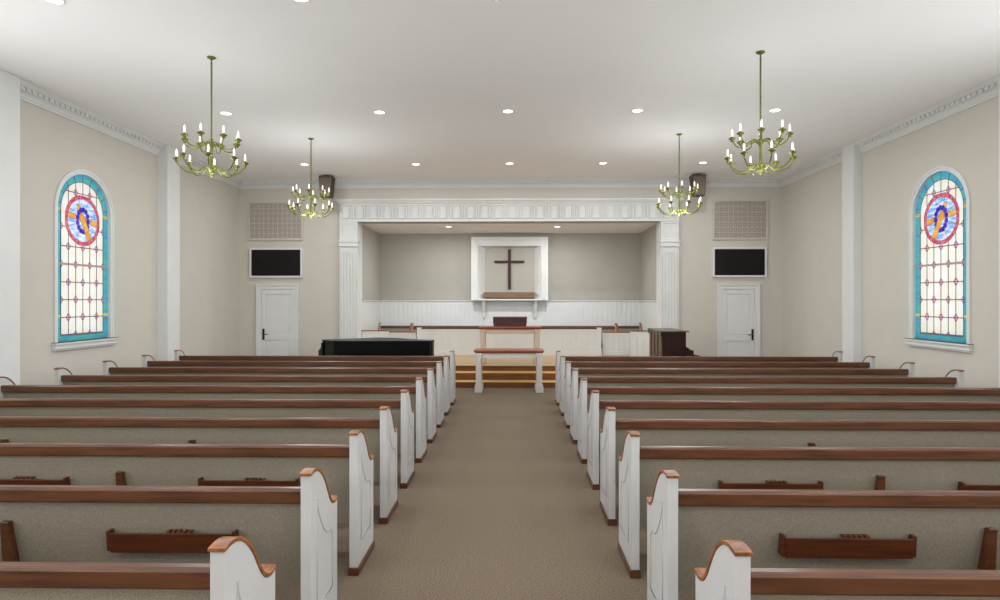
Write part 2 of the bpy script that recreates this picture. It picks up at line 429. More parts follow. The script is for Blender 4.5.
    # medallion: 0 red 1 lead 2 blue 3 gold 4 violet
    ca, sa = math.cos(math.radians(27)), math.sin(math.radians(27)); cb, sb = math.cos(math.radians(-8)), math.sin(math.radians(-8))
    beads = [(.115*math.cos(2*PI*k/13), .165*math.sin(2*PI*k/13)) for k in range(13)]
    cracks = [math.radians(a) for a in (12, 68, 105, 150, 200, 245, 285, 335)]
    def med(u, z):
        z -= MZ; r = math.hypot(u, z)
        if r >= MR+.003: return None
        if r > MR-.005 or abs(r-(MR-.056)) < .0035: return 1
        a = math.atan2(z, u)
        if r > MR-.056: return 1 if (a*24/(2*PI)) % 1 < .1 else 0
        x_, z_ = u-.02, z+.02
        p, t = x_*ca+z_*sa, -x_*sa+z_*ca       # upright beam
        w_ = .046 if t < .2 else .046*(1-(t-.2)/.12)
        if -.30 < t < .08:
            if abs(p) < w_: return 3
            if abs(p) < w_+.006: return 1
        for bx, bz in beads:
            d = math.hypot(u-bx, z-bz)
            if d < .036: return 4
            if d < .041: return 1
        if -.30 < t < .28 and abs(p) < w_: return 3
        if -.31 < t < .29 and abs(p) < w_+.006: return 1
        p, t = x_*cb+z_*sb, -x_*sb+z_*cb
        if abs(t-.035) < .036: return 3
        if abs(t-.035) < .042: return 1
        for c in cracks:
            if r > .17 and abs(r*math.sin(a-c)) < .0035 and math.cos(a-c) > 0: return 1
        return 2
    sheet(med, G+.001, -.372, .372, MZ-.372, MZ+.372, .006, 'medallion', [M['red'], M['lead'], M['blue'], M['gold'], M['violet']], 'round red-rimmed medallion with a tilted gold cross and blue wreath')
    return root
stained('window_1', XL, 1); stained('window_2', XR, -1)
# plain side windows added out of view, with area lights to brighten the ceiling
wn = 3
for X, sx in ((XL, 1), (XR, -1)):
    for wy in ADDEDWIN:
        root = bpy.data.objects.new('window_%d' % wn, None); COL.objects.link(root); root['kind'] = 'structure'; root.location = (X, wy, 0); wn += 1
        q = lambda a, c: (min(sx*a, sx*c), max(sx*a, sx*c))
        b = MB(); arch_ring(b, .62, .71, 3.3, 1.0, *q(0, .03)); b.box(*q(-.2, .1), -.74, .74, .93, 1.0)
        b.build('window_frame', M['white'], root)
        b = MB()
        for u in (-.2, .2): b.box(*q(-.16, -.13), u-.012, u+.012, 1.0, 3.3+math.sqrt(.62**2-.04))
        for z in (1.5, 2.0, 2.5, 3.0, 3.4): b.box(*q(-.16, -.13), -.6, .6, z-.012, z+.012)
        b.build('muntin', M['white'], root)
        ld = bpy.data.lights.new('daylight', 'AREA'); ld.shape = 'RECTANGLE'; ld.size = 1.15; ld.size_y = 2.6  # added light, tilted up towards the ceiling
        ld.energy = WINW*(.35 if wy > 5 else .8 if wy > 0 else 1.3); ld.color = (.96, .985, 1)
        lo = bpy.data.objects.new('window_daylight', ld); COL.objects.link(lo)
        lo.location = (X-sx*.12, wy, 2.35); lo.rotation_euler = (0, -sx*(PI/2+.45), 0)

for c in ADDEDREARX:  # rear wall windows, likewise added out of view to light the room
    root = bpy.data.objects.new('window_%d' % wn, None); COL.objects.link(root); root['kind'] = 'structure'; root.location = (c, YR, 0); wn += 1
    b = MB()
    for a, d, e, f in ((-.8,-.7,.9,4.0),(.7,.8,.9,4.0),(-.7,.7,.9,1.0),(-.7,.7,3.9,4.0)): b.box(a, d, 0, .03, e, f)
    b.build('window_frame', M['white'], root)
    b = MB()
    for u in (-.23, .23): b.box(u-.012, u+.012, -.16, -.13, 1.0, 3.9)
    for z in (1.6, 2.2, 2.8, 3.4): b.box(-.7, .7, -.16, -.13, z-.012, z+.012)
    b.build('muntin', M['white'], root)
    ld = bpy.data.lights.new('daylight', 'AREA'); ld.shape = 'RECTANGLE'; ld.size = 1.3; ld.size_y = 2.8
    ld.energy = REARW; ld.color = (.96, .985, 1)
    lo = bpy.data.objects.new('window_daylight', ld); COL.objects.link(lo)
    lo.location = (c, YR-.08, 2.45); lo.rotation_euler = (PI/2+.15, 0, 0)

# ------------------------------------------------------------------ pews
PROF = [(0,.916),(.03,.920),(.07,.920),(.11,.911),(.15,.892),(.195,.857),(.235,.813),(.27,.765),(.3,.722),(.33,.688),(.36,.665),(.395,.652),(.43,.65),(.465,.66)]
HL = 2.349; PT = .055
def arclist(p, t):   # offset profile upward along normal
    out = []
    for i, (y, z) in enumerate(p):
        a = p[max(i-1,0)]; c = p[min(i+1,len(p)-1)]; dy, dz = c[0]-a[0], c[1]-a[1]; l = math.hypot(dy, dz)
        out.append((y-dz/l*t, z+dy/l*t))
    return out
def smooth_prof(p, k=4):
    out = []
    for i in range(len(p)-1):
        p0, p1, p2, p3 = p[max(i-1,0)], p[i], p[i+1], p[min(i+2,len(p)-1)]
        for j in range(k):
            t = j/k
            out.append(tuple(.5*((2*p1[m])+(-p0[m]+p2[m])*t+(2*p0[m]-5*p1[m]+4*p2[m]-p3[m])*t*t+(-p0[m]+3*p1[m]-3*p2[m]+p3[m])*t**3) for m in (0,1)))
    out.append(p[-1]); return out
SP = smooth_prof(PROF)
def moulding_path():
    top = [(.095,.765),(.11,.71),(.135,.665),(.165,.625),(.2,.585),(.24,.553),(.285,.535),(.325,.535)]
    return smooth_prof(top, 3)
def make_pew(hl, sup, racks):
    root = thing('church_pew', 'pew', 'pew')
    for s in (-1, 1):
        xa, xb = (hl, hl+PT) if s > 0 else (-hl-PT, -hl)
        b = MB(); b.prism([(0,.05)]+SP+[(.465,.05)], xa, xb, 'x')
        e = b.build('end_panel', M['pewwhite'], root)
        bv = e.modifiers.new('bevel', 'BEVEL'); bv.width = .004; bv.segments = 2; bv.limit_method = 'ANGLE'; bv.angle_limit = .6
        cp = [(SP[0][0]-.01, SP[0][1])]+SP+[(SP[-1][0]+.006, SP[-1][1]+.006)]
        b = MB(); b.prism(cp+arclist(cp, .015)[::-1], xa-.004, xb+.004, 'x')
        c = b.build('cap', M['endwood'], e, label='orange-brown wooden cap')
        bv = c.modifiers.new('bevel', 'BEVEL'); bv.width = .004; bv.segments = 2; bv.limit_method = 'ANGLE'; bv.angle_limit = .6
        b = MB(); b.box(xa-.008, xb+.008, -.008, .468, 0, .05); b.build('base_strip', M['wood'], e, bevel=.003, label='brown wooden foot strip')
        # raised moulding outlining a panel; its grey stands in for a groove's shade
        xo = xb if s > 0 else xa
        b = MB(); mp = moulding_path()
        loop = [(.09,.2)]+[(.09,.2+.565*t) for t in (.5,)]+mp+[(.355,.5),(.36,.46),(.36,.33),(.36,.2)]
        pts = [(xo, y, z) for y, z in loop]
        b.tube(pts+[(xo, .09, .2)], .0045, 6); b.build('panel_moulding', M['groove'], e, label='thin panel line on the white end, greyed like a shaded groove')
    # back rail
    b = MB(); b.prism([(.045,.76),(.041,.768),(.041,.822),(.047,.832),(.056,.836),(.088,.836),(.097,.83),(.1,.82),(.1,.76)], -hl, hl, 'x')
    b.build('top_rail', M['wood'], root)
    # upholstered back: leans, lower edge forward
    b = MB(); b.prism([(.07,.765),(.095,.765),(.19,.42),(.20,.29),(.155,.29)], -hl, hl, 'x'); b.build('backrest', M['fabric'], root)
    b = MB(); b.prism([(.17,.38),(.46,.385),(.475,.4),(.475,.43),(.45,.45),(.2,.445)], -hl, hl, 'x'); b.build('seat_cushion', M['fabric'], root)
    b = MB(); b.prism([(.17,.355),(.455,.355),(.46,.378),(.17,.374)], -hl, hl, 'x'); b.box(-hl, hl, .43, .455, .27, .355); b.build('seat_frame', M['wood'], root)
    for u in sup:
        b = MB()
        # wedge standing behind the back, widening to the floor
        pts = [(.65,.03,.045,.05),(.38,.04,.06,.12),(.05,.06,.1,.3),(0,.05,.11,.35)]
        rings = []
        for z, y0, w, d in pts:
            yf = .075+(.745-z)/.455*.085; 
            y0 = .062+(.65-z)*.1
            rings.append([b.bm.verts.new(v) for v in ((u-w/2,y0,z),(u+w/2,y0,z),(u+w/2,max(yf+.01,y0+d*.5),z),(u-w/2,max(yf+.01,y0+d*.5),z))])
        for a, c in zip(rings, rings[1:]):
            for k in range(4): b.bm.faces.new((a[k], a[(k+1) % 4], c[(k+1) % 4], c[k]))
        b.bm.faces.new(rings[0]); b.bm.faces.new(rings[-1][::-1])
        b.build('support_leg', M['wood'], root, bevel=.003)
    for u in racks:
        w = .318; b = MB()
        b.prism([(.066,.495),(.076,.495),(.07,.597),(.058,.597)], u-w, u+w, 'x')           # face board
        b.box(u-w, u+w, .066, .118, .5, .512)
        for s in (-1, 1):
            x0 = u+s*w; b.prism([(.068,.502),(.125,.502),(.11,.61),(.06,.61)], min(x0, x0+s*.018), max(x0, x0+s*.018), 'x')
        rk = b.build('book_rack', M['rack'], root, bevel=.002)
        b = MB(); x0 = u+.038; hw = .055
        b.box(x0-hw, x0+hw, .066, .11, .594, .599)
        for k in range(5):
            c = x0-hw+2*hw*k/4; b.box(c-.008, c+.008, .064, .11, .597, .609)
        b.build('cup_holder', M['wood'], rk)
    return root
RACKS = (-1.475, .09, 1.655)
prL = make_pew(HL, (-.783, .783), RACKS)
prR = make_pew(HL, (-.76, .783), RACKS)
ordn = ['first', 'second', 'third', 'fourth', 'fifth', 'sixth', 'seventh', 'eighth', 'ninth', 'tenth']
for side, pr, cx in (('left', prL, -3.412), ('right', prR, 3.175)):
    for i in range(10):
        if i == 0: w = 'in the %s block, nearest row, cut by the bottom edge' % side
        elif i == 9: w = 'in the %s block, frontmost row, closest to the %s' % (side, 'grand piano' if side == 'left' else 'upright piano')
        else: w = 'in the %s block, %s row from the bottom of the photo' % (side, ordn[i])
        lab = 'fabric-backed wooden pew '+w
        loc = (cx, 2.16+.935*i, 0)
        if i == 0: o = pr; o.location = loc; o['label'] = lab
        else: o = dup(pr, loc, lab)
        o['group'] = 'pews of the %s block' % side

# choir pews facing the nave, behind the screens
def choir_pew(x0, x1, yrail, zf, label):
    cx, hl = (x0+x1)/2, (x1-x0)/2
    r = make_pew(hl-PT, (), ()); r.rotation_euler = (0,0,PI); r.scale = (1,1,.92); r.location = (cx, yrail, zf); r['label'] = label; r['group'] = 'choir pews in the alcove'
choir_pew(at(411, 16.2), at(617, 16.2), 16.27, .333, 'low choir pew with brown rail just behind the white screen, shorter of the two')
choir_pew(at(379, 16.8), at(641, 16.8), 16.83, .333, 'wide choir pew against the beadboard wall at the very back')

# ------------------------------------------------------------------ stage
st = thing('stage_platform', 'honey oak stage platform with two brown steps in front of the alcove', 'stage', (0, 0, 0))
PZ = .413
b = MB(); px0, px1 = OL+.02, OR-.02
b.box(px0, px1, 13.23, 15.62, PZ-.02, PZ); b.build('stage_floor', M['stage'], st)
b = MB(); b.box(px0, px1, 13.25, 15.62, 0, PZ-.02); b.build('stage_base', M['riser'], st)
b = MB(); b.box(OL+.02, OR-.02, 15.62, YC-.045, 0, .33); b.build('choir_floor', M['stage'], st)
b = MB(); b.box(px0, px1, 13.2, 13.23, PZ-.018, PZ); b.build('nosing', M['nosing'], st)
for y0, z in ((12.7, .125), (12.96, .283)):
    b = MB(); b.box(-2.35, 2.3, y0+.02, 13.25, 0 if z < .2 else .125, z-.018); s_ = b.build('step', M['riser'], st)
    b = MB(); b.box(-2.35, 2.3, y0, 13.25, z-.018, z); b.build('tread', M['nosing'], s_, bevel=.004, label='pale oak tread')

# tables
def table(label, loc, wmat, zt=.82):
    t = thing('communion_table', label, 'table', loc)
    w, d = .685, .27
    b = MB(); b.box(-w, w, -d, d, zt-.03, zt); b.box(-w+.02, w-.02, -d+.02, d-.02, zt-.055, zt-.03); b.build('table_top', M['cherry'], t, bevel=.008)
    b = MB(); 
    for s in (-1, 1): b.box(-.6, .6, s*.205-.014, s*.205+.014, zt-.155, zt-.055); b.box(s*.585-.014, s*.585+.014, -.2, .2, zt-.155, zt-.055)
    b.build('apron', wmat, t, bevel=.003)
    for sx in (-1, 1):
        for sy in (-1, 1):
            cx, cy = sx*.595, sy*.205; b = MB()
            b.box(cx-.052, cx+.052, cy-.045, cy+.045, .13, zt-.1)
            b.box(cx-.066, cx+.066, cy-.055, cy+.055, zt-.1, zt-.055); b.box(cx-.06, cx+.06, cy-.05, cy+.05, zt-.12, zt-.1)
            b.box(cx-.075, cx+.075, cy-.06, cy+.06, 0, .11); b.box(cx-.068, cx+.068, cy-.055, cy+.055, .11, .14); b.box(cx-.06, cx+.06, cy-.05, cy+.05, .14, .155)
            b.build('leg', wmat, t, bevel=.004)
    return t
table('white communion table with a cherry-brown top standing at the foot of the steps', (at(509, 12.3), 12.3, 0), M['tablewhite'])
table('tan-legged altar table up on the stage behind the front table', (at(510, 13.72), 13.72, PZ+.003), M['tan'], .8)
b = MB(); x0, x1 = at(493, 13.8), at(527, 13.8); z0 = PZ+.805; c = (x0+x1)/2
t = thing('tabletop_lectern', 'dark reddish-brown wooden bookstand on top of the altar table', 'lectern', (c, 13.8, z0)); w = (x1-x0)/2
b.prism([(-.1,0),(.12,0),(.12,.06),(-.06,.19),(-.1,.19)], -w+.015, w-.015, 'x'); b.build('stand_body', M['cross'], t, bevel=.003)
b = MB(); b.prism([(.13,.055),(.14,.07),(-.08,.215),(-.115,.215),(-.115,.19),(-.06,.19)], -w, w, 'x'); b.build('book_ledge', M['cherry'], t)

# choir screens
def screen(label, x0, x1, y, z0, z1, posts=(), cap=None, mname='choir_screen', cat='screen'):
    t = thing(mname, label, cat, ((x0+x1)/2, y, z0)); w = (x1-x0)/2; h = z1-z0
    b = MB(); beadboard(b, (-w, .01), (w, .01), (0,-1), .1, h-.09, .15, .018)
    b.build('beadboard', M['white'], t)
    b = MB(); b.box(-w, w, -.015, .03, 0, .1); b.box(-w, w, -.015, .03, h-.09, h-.02)
    k = max(1, round(2*w/.9))
    for i in range(k+1):
        u = -w+2*w*i/k; b.box(max(-w, u-.035), min(w, u+.035), -.016, .028, .1, h-.09)
    b.build('screen_frame', M['white'], t, bevel=.003)
    b = MB(); b.box(-w, w, -.03, .045, h-.02, h); b.build('cap_rail', cap or M['cherry'], t)
    for s in posts:
        b = MB(); u = s*(w-.03); b.box(u-.045, u+.045, -.05, .05, 0, h+.02); b.box(u-.055, u+.055, -.06, .06, h+.02, h+.04); b.box(u-.055, u+.055, -.06, .06, 0, .1)
        b.build('post', M['white'], t, bevel=.003)
    return t
ys = 15.42
screen('long white beadboard choir screen between the two gates', at(418, ys), at(600.5, ys), ys, PZ+.002, 1.07, (-1, 1), M['white'])
screen('white choir gate left of the long screen', at(389, 15.56), at(416, 15.56), 15.56, PZ+.002, 1.005, (), None, 'choir_gate', 'gate')
screen('white choir gate right of the long screen', at(602.5, 15.56), at(630, 15.56), 15.56, PZ+.002, 1.005, (), None, 'choir_gate', 'gate')
screen('short white choir screen by the left fluted pilaster', px0+.005, at(388.5, 14.6), 14.6, PZ+.002, 1.085, (), None)
screen('short white choir screen beside the upright piano', at(630.5, 14.6), px1-.005, 14.6, PZ+.002, 1.085, (), None)

# niche with cross
nx0, nx1 = at(471.3, YC-.2), at(548, YC-.2); nz1 = zz(237, 0, YC-.2); nz0 = zz(299.7, 0, YC-.2)
cx = (nx0+nx1)/2; nt = thing('cross_niche', 'white framed recess around the cross on the alcove wall', 'niche', (cx, YC-.025, nz0))
w = (nx1-nx0)/2; h = nz1-nz0; dpt = .22
b = MB()
wi = w-.19; wo = w-.36
for s in (-1, 1):
    b.box(min(s*w, s*wi), max(s*w, s*wi), -dpt, -dpt+.03, 0, h); b.box(min(s*w, s*(w-.03)), max(s*w, s*(w-.03)), -dpt+.03, 0, 0, h)
    b.box(min(s*(w-.1), s*(w-.17)), max(s*(w-.1), s*(w-.17)), -dpt-.02, -dpt, 0, h-.12)
b.box(-wi, wi, -dpt, -dpt+.03, h-.24, h); b.box(-w+.03, w-.03, -dpt+.03, 0, h-.03, h)
b.build('niche_casing', M['white'], nt, bevel=.004)
b = MB()
for s in (-1, 1):
    b.prism([(s*wi, -dpt), (s*wi, -dpt+.03), (s*(wo+.0), -.01), (s*(wo-.0), -.03)], .02, h-.15, 'z')
    for z in (.1, .45, .8, 1.15):
        if z+.28 < h-.2:
            pass
b.prism([(-dpt+.001, h-.24), (-dpt+.001, h-.22), (-.01, h-.27), (-.01, h-.29)], -wi, wi, 'x')
b.build('niche_reveal', M['white'], nt)
b = MB(); b.box(-wi, wi, -.012, 0, .02, h-.2); b.build('niche_back', M['alcove'], nt)
for s in (-1, 1):
    b = MB()
    for k in range(3):
        z = .12+k*.38
        # small raised panels on the splayed reveals
        P0 = Vector((s*(wi-.02), -dpt+.02)); P1 = Vector((s*(wo+.02), -.035))
        n = Vector((-s*(P1-P0).y, s*(P1-P0).x)); n = n.normalized()
        if n.x*s > 0: n = -n
        a = P0+(P1-P0)*.2; c = P0+(P1-P0)*.8
        lo = [b.bm.verts.new((p.x, p.y, z)) for p in (a, c, c+n*.012, a+n*.012)]; hi = [b.bm.verts.new((v.co.x, v.co.y, z+.3)) for v in lo]
        b._skin(lo, hi)
    b.build('reveal_panel', M['white'], nt)
b = MB(); b.box(-w, w, -dpt-.01, -.025, -.02, .02); b.build('niche_sill', M['white'], nt, bevel=.004)
for s in (-1, 1):
    b = MB(); x_ = s*.7
    b.prism([(-dpt+.03,-.02),(-.025,-.02),(-.025,-.48),(-.04,-.48),(-.06,-.36),(-.13,-.18)], x_-.045, x_+.045, 'x'); b.build('bracket', M['white'], nt)
sw = (at(534.7, YC-.2)-at(484, YC-.2))/2; scx = (at(534.7, YC-.2)+at(484, YC-.2))/2
zs0, zs1 = zz(297, 0, YC-.25), zz(291.3, 0, YC-.25)
b = MB(); b.box(-sw, sw, -.1, .1, 0, zs1-zs0)
sh = b.build('wooden_shelf', M['shelf'], bevel=.006); sh.location = (scx, YC-.15, nz0+.05); tag(sh, 'brown wooden box shelf lying at the foot of the recess under the cross', 'shelf')
yc = YC-.06; cxx = at(509.5, yc); zc0, zc1 = zz(289.3, 0, yc), zz(249.3, 0, yc); zh = zz(261.8, 0, yc)
t = thing('wooden_cross', 'dark red-brown wooden cross hanging in the white recess', 'cross', (cxx, yc, zc0))
b = MB(); b.box(-.038, .038, -.02, .02, 0, zc1-zc0); b.build('upright_beam', M['cross'], t, bevel=.004)
hb = (at(524.5, yc)-at(494.7, yc))/2
b = MB(); b.box(-hb, hb, -.024, .024, zh-zc0-.032, zh-zc0+.032); b.build('cross_beam', M['cross'], t, bevel=.004)
b = MB(); b.box(-.02, .02, .02, .048, .3, .36); b.build('wall_mount', M['metal'], t)

# ------------------------------------------------------------------ televisions, grilles, speakers
def tv(label, a, c, y0, y1):
    xa, xc = at(a, YB), at(c, YB); z1, z0 = zz(y0, (xa+xc)/2, YB), zz(y1, (xa+xc)/2, YB)
    t = thing('wall_television', label, 'television', ((xa+xc)/2, YB, z0), 0, 'wall televisions'); w = (xc-xa)/2; h = z1-z0; f = .045
    b = MB(); 
    for (p, q_, r, s) in ((-w,-w+f,0,h),(w-f,w,0,h),(-w+f,w-f,0,f),(-w+f,w-f,h-f,h)): b.box(p, q_, -.06, 0, r, s)
    b.build('bezel', M['white'], t, bevel=.004, label='white surround')
    b = MB(); b.box(-w+f, w-f, -.045, 0, f, h-f); b.build('screen', M['screen'], t, label='blank black screen')
tv('blank black wall television in a white frame above the left door', 250.3, 303, 248, 277.8)
tv('blank black wall television in a white frame above the right door', 712, 766, 247.3, 277.3)
def grille(label, a, c, y0, y1):
    xa, xc = at(a, YB), at(c, YB); z1, z0 = zz(y0, (xa+xc)/2, YB), zz(y1, (xa+xc)/2, YB)
    t = thing('wall_grille', label, 'vent', ((xa+xc)/2, YB, z0), 0, 'organ grilles on the front wall'); w = (xc-xa)/2; h = z1-z0; f = .05
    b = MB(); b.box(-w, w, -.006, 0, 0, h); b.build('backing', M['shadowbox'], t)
    b = MB()
    for (p, q_, r, s) in ((-w,-w+f,0,h),(w-f,w,0,h),(-w+f,w-f,0,f),(-w+f,w-f,h-f,h)): b.box(p, q_, -.035, -.006, r, s)
    b.build('grille_frame', M['grille'], t, bevel=.004)
    b = MB(); nx, nz = 11, 7; iw_, ih = 2*w-2*f, h-2*f
    cw, ch = iw_/nx, ih/nz
    for i in range(nx):
        for j in range(nz):
            u, z = -w+f+cw*(i+.5), f+ch*(j+.5)
            r = min(cw, ch)*.46
            for k in range(12):   # ring in each cell
                a0, a1 = 2*PI*k/12, 2*PI*(k+1)/12
                b.prism([(u+r*math.cos(a0), z+r*math.sin(a0)), (u+r*1.16*math.cos(a0), z+r*1.16*math.sin(a0)), (u+r*1.16*math.cos(a1), z+r*1.16*math.sin(a1)), (u+r*math.cos(a1), z+r*math.sin(a1))], -.024, -.006, 'y')
            s = r*.42; b.prism([(u-s, z), (u, z-s), (u+s, z), (u, z+s)], -.022, -.006, 'y')
    for i in range(1, nx): u = -w+f+cw*i; b.box(u-.006, u+.006, -.026, -.006, f, h-f)
    for j in range(1, nz): z = f+ch*j; b.box(-w+f, w-f, -.026, -.006, z-.006, z+.006)
    b.build('lattice', M['grille'], t)
grille('beige lattice wall grille above the left television', 248, 303.3, 201.5, 240.5)
grille('beige lattice wall grille above the right television', 712, 768, 199.5, 239.8)
def speaker(label, pc, py):
    X, Y = onz(pc, py, ZC); w = .15
    t = thing('hanging_speaker', label, 'speaker', (X, Y, ZC), 0, 'loudspeakers below the ceiling')
    b = MB(); b.taper(0, .1, -.50, -.03, 2*w*.82, .2, 2*w, .27, 0, .03); b.build('cabinet', M['speakdark'], t, bevel=.006)
    b = MB(); 
    lo = [b.bm.verts.new(v) for v in ((-w*.72,-.004,-.48),(w*.72,-.004,-.48),(w*.72,-.014,-.48),(-w*.72,-.014,-.48))]
    hi = [b.bm.verts.new(v) for v in ((-w*.88,-.006,-.06),(w*.88,-.006,-.06),(w*.88,-.018,-.06),(-w*.88,-.018,-.06))]
    b._skin(lo, hi); b.build('speaker_cloth', M['speaker'], t)
    b = MB(); b.box(-.05, .05, .07, .17, -.04, 0); b.build('ceiling_bracket', M['speakdark'], t)
speaker('brown loudspeaker under the ceiling behind the left far chandelier', 325.4, 174.5)
speaker('brown loudspeaker under the ceiling behind the right far chandelier', 699.4, 173)

# ------------------------------------------------------------------ chandeliers
def make_chandelier():
    t = thing('chandelier', 'x', 'chandelier', (0,0,ZC), 0, 'brass chandeliers')
    b = MB(); b.lathe([(.05,0),(.05,-.008),(.03,-.02),(.012,-.03)], n=16); b.build('canopy', M['brass'], t)
    b = MB(); b.tube([(0,0,-.02),(0,0,-1.33)], .008, 8)
    for k in range(30): b.lathe([(.008,-.06-.031*k),(.0135,-.068-.031*k),(.008,-.078-.031*k)], n=8)
    b.build('rod', M['brass'], t)
    b = MB(); b.lathe([(.008,-.93),(.02,-.95),(.016,-.975),(.035,-1.0),(.035,-1.02),(.016,-1.04),(.012,-1.1),(.018,-1.2),(.014,-1.26),(.03,-1.29),(.038,-1.32),(.03,-1.345),(.012,-1.36),(.016,-1.37),(.004,-1.385)], n=16)
    b.build('center_column', M['brass'], t)
    for tier, (n, ph, R, zh, zd) in enumerate(((8, math.radians(5), .30, -1.025, -.96), (8, math.radians(21), .36, -1.32, -1.205))):
        for k in range(n):
            a = ph+2*PI*k/n; c, s = math.cos(a), math.sin(a)
            # arm path in (r,z): rises at hub, dips, then climbs to the pan
            dz = zd-zh
            rz = [(.02,zh),(.06,zh+.022),(.11,zh+.035),(.15,zh+.015),(.19*R/.4,zh-.005)]
            rz = [(.02,zh),(.05,zh+.02),(.09,zh+.03),(.13,zh+.012),(.17*R/.4+.01,zh-.018),(.23*R/.4+.01,zh-.038),(.29*R/.4+.015,zh-.03),(.345*R/.4+.012,zh+.0),(.385*R/.4+.005,zh+.045),(R,zd-.025),(R,zd)]
            if tier == 1: rz = [(.02,zh),(.045,zh+.03),(.075,zh+.045),(.105,zh+.025),(.14,zh-.015),(.185,zh-.03),(.24,zh-.022),(.3,zh+.01),(.34,zh+.055),(R,zd-.035),(R,zd)]
            sm = smooth_prof(rz, 2)
            b = MB(); b.tube([(r*c, r*s, z) for r, z in sm], .0075, 6); arm = b.build('arm', M['brass'], t)
            b = MB(); b.lathe([(.012,zd-.028),(.022,zd-.02),(.014,zd-.012),(.03,zd-.004),(.04,zd+.006),(.042,zd+.012),(.02,zd+.012),(.015,zd+.03),(.011,zd+.032)], R*c, R*s, 12); b.build('drip_pan', M['brass'], arm)
            b = MB(); b.lathe([(.0115,zd+.026),(.0115,zd+.09),(.009,zd+.1),(.006,zd+.112),(.002,zd+.12)], R*c, R*s, 10); b.build('candle', M['candle'], arm, label='white electric candle')
    return t
ch = make_chandelier()
cpos = [(211.5,57.3,'brass chandelier, the larger-looking near one on the left'),(760.5,52,'brass chandelier, the larger-looking near one on the right'),
        (311,138.4,'brass chandelier, the far one left of the cross'),(679.2,134,'brass chandelier, the far one right of the cross')]
for i, (px, py, lab) in enumerate(cpos):
    X, Y = onz(px, py, ZC)
    if i == 0: ch.location = (X, Y, ZC); ch['label'] = lab
    else: dup(ch, (X, Y, ZC), lab, rz=(0, .35, .12, -.2)[i])
    ld = bpy.data.lights.new('chandelier glow', 'POINT'); ld.energy = CHW*(.7, .7, 1.75, 1.75)[i]; ld.shadow_soft_size = .3; ld.color = (.96, .985, 1)
    lo = bpy.data.objects.new('chandelier_glow', ld); COL.objects.link(lo); lo.location = (X, Y, ZC-1.45)

# ------------------------------------------------------------------ recessed lights
def make_light():
    t = thing('ceiling_light', 'x', 'ceiling light', (0,0,0), 0, 'recessed ceiling lights')
    b = MB(); n = 24
    for i in range(n):
        a0, a1 = 2*PI*i/n, 2*PI*(i+1)/n
        b.prism([(r*math.cos(a), r*math.sin(a)) for r, a in ((.074,a0),(.088,a0),(.088,a1),(.074,a1))], -.008, 0, 'z')
    b.build('trim_ring', M['white'], t)
    b = MB(); b.lathe([(.075,0),(.075,-.004),(.062,-.006)], n=24); b.build('lamp_disc', M['lamp'], t)
    return t
cl = make_light(); first = [True]
def ceiling_light(x, y, z, label, energy):
    if first[0]: cl.location = (x, y, z); cl['label'] = label; first[0] = False
    else: dup(cl, (x, y, z), label)
    ld = bpy.data.lights.new('downlight', 'AREA'); ld.shape = 'DISK'; ld.size = .15; ld.energy = energy; ld.color = (.98, .99, 1); ld.spread = PI
    lo = bpy.data.objects.new('downlight', ld); COL.objects.link(lo); lo.location = (x, y, z-.012)
rows = [(9.23, ['left end of the middle row', 'second from left in the middle row', 'centre of the middle row', 'second from right in the middle row', 'right end of the middle row'], 'mid'),
        (12.68, ['left end of the far row', 'second from left in the far row', 'centre of the far row', 'second from right in the far row', 'right end of the far row'], 'far')]
lx = [-4.41, -2.13, -.22, 1.72, 3.78]
mid = [onz(p, q_, ZC) for p, q_ in ((226,113),(379.5,112),(508,111),(637.5,110.3),(775,110))]
far = [onz(p, q_, ZC) for p, q_ in ((304.5,164.3),(416,164),(509.5,163.3),(603,163),(703,162.5))]
for (X, Y), w in zip(mid, rows[0][1]): ceiling_light(X, Y, ZC, 'round recessed ceiling light, '+w, SPOTW)
for (X, Y), w in zip(far, rows[1][1]): ceiling_light(X, Y, ZC, 'round recessed ceiling light, '+w, SPOTW)
near = [onz(54,-.3,ZC), onz(301,-1.6,ZC)]; yn = near[0][1]
for i, X in enumerate((near[0][0], near[1][0], -.14, 1.8, 3.9)):
    w = ('cut by the top edge at far left', 'just above the top edge left of centre', 'out of frame above the aisle', 'out of frame right of the aisle', 'out of frame near the right wall')[i]
    ceiling_light(X, yn, ZC, 'round recessed ceiling light '+w, SPOTW)
for j, Y in enumerate((2.3, -1.2)):  # extra lamp rows added out of view to lift the ceiling brightness
    for i, X in enumerate((-4.4, -2.1, -.14, 1.8, 3.9)):
        ceiling_light(X, Y, ZC, 'round recessed ceiling light added out of frame to brighten the room', SPOTW)
for px, py, w in ((448.5,226.5,'left of the niche'),(557.5,226.5,'right of the niche')):
    X, Y = onz(px, py, ZB); ceiling_light(X, Y, ZB, 'small recessed light in the alcove ceiling '+w, ALCW)

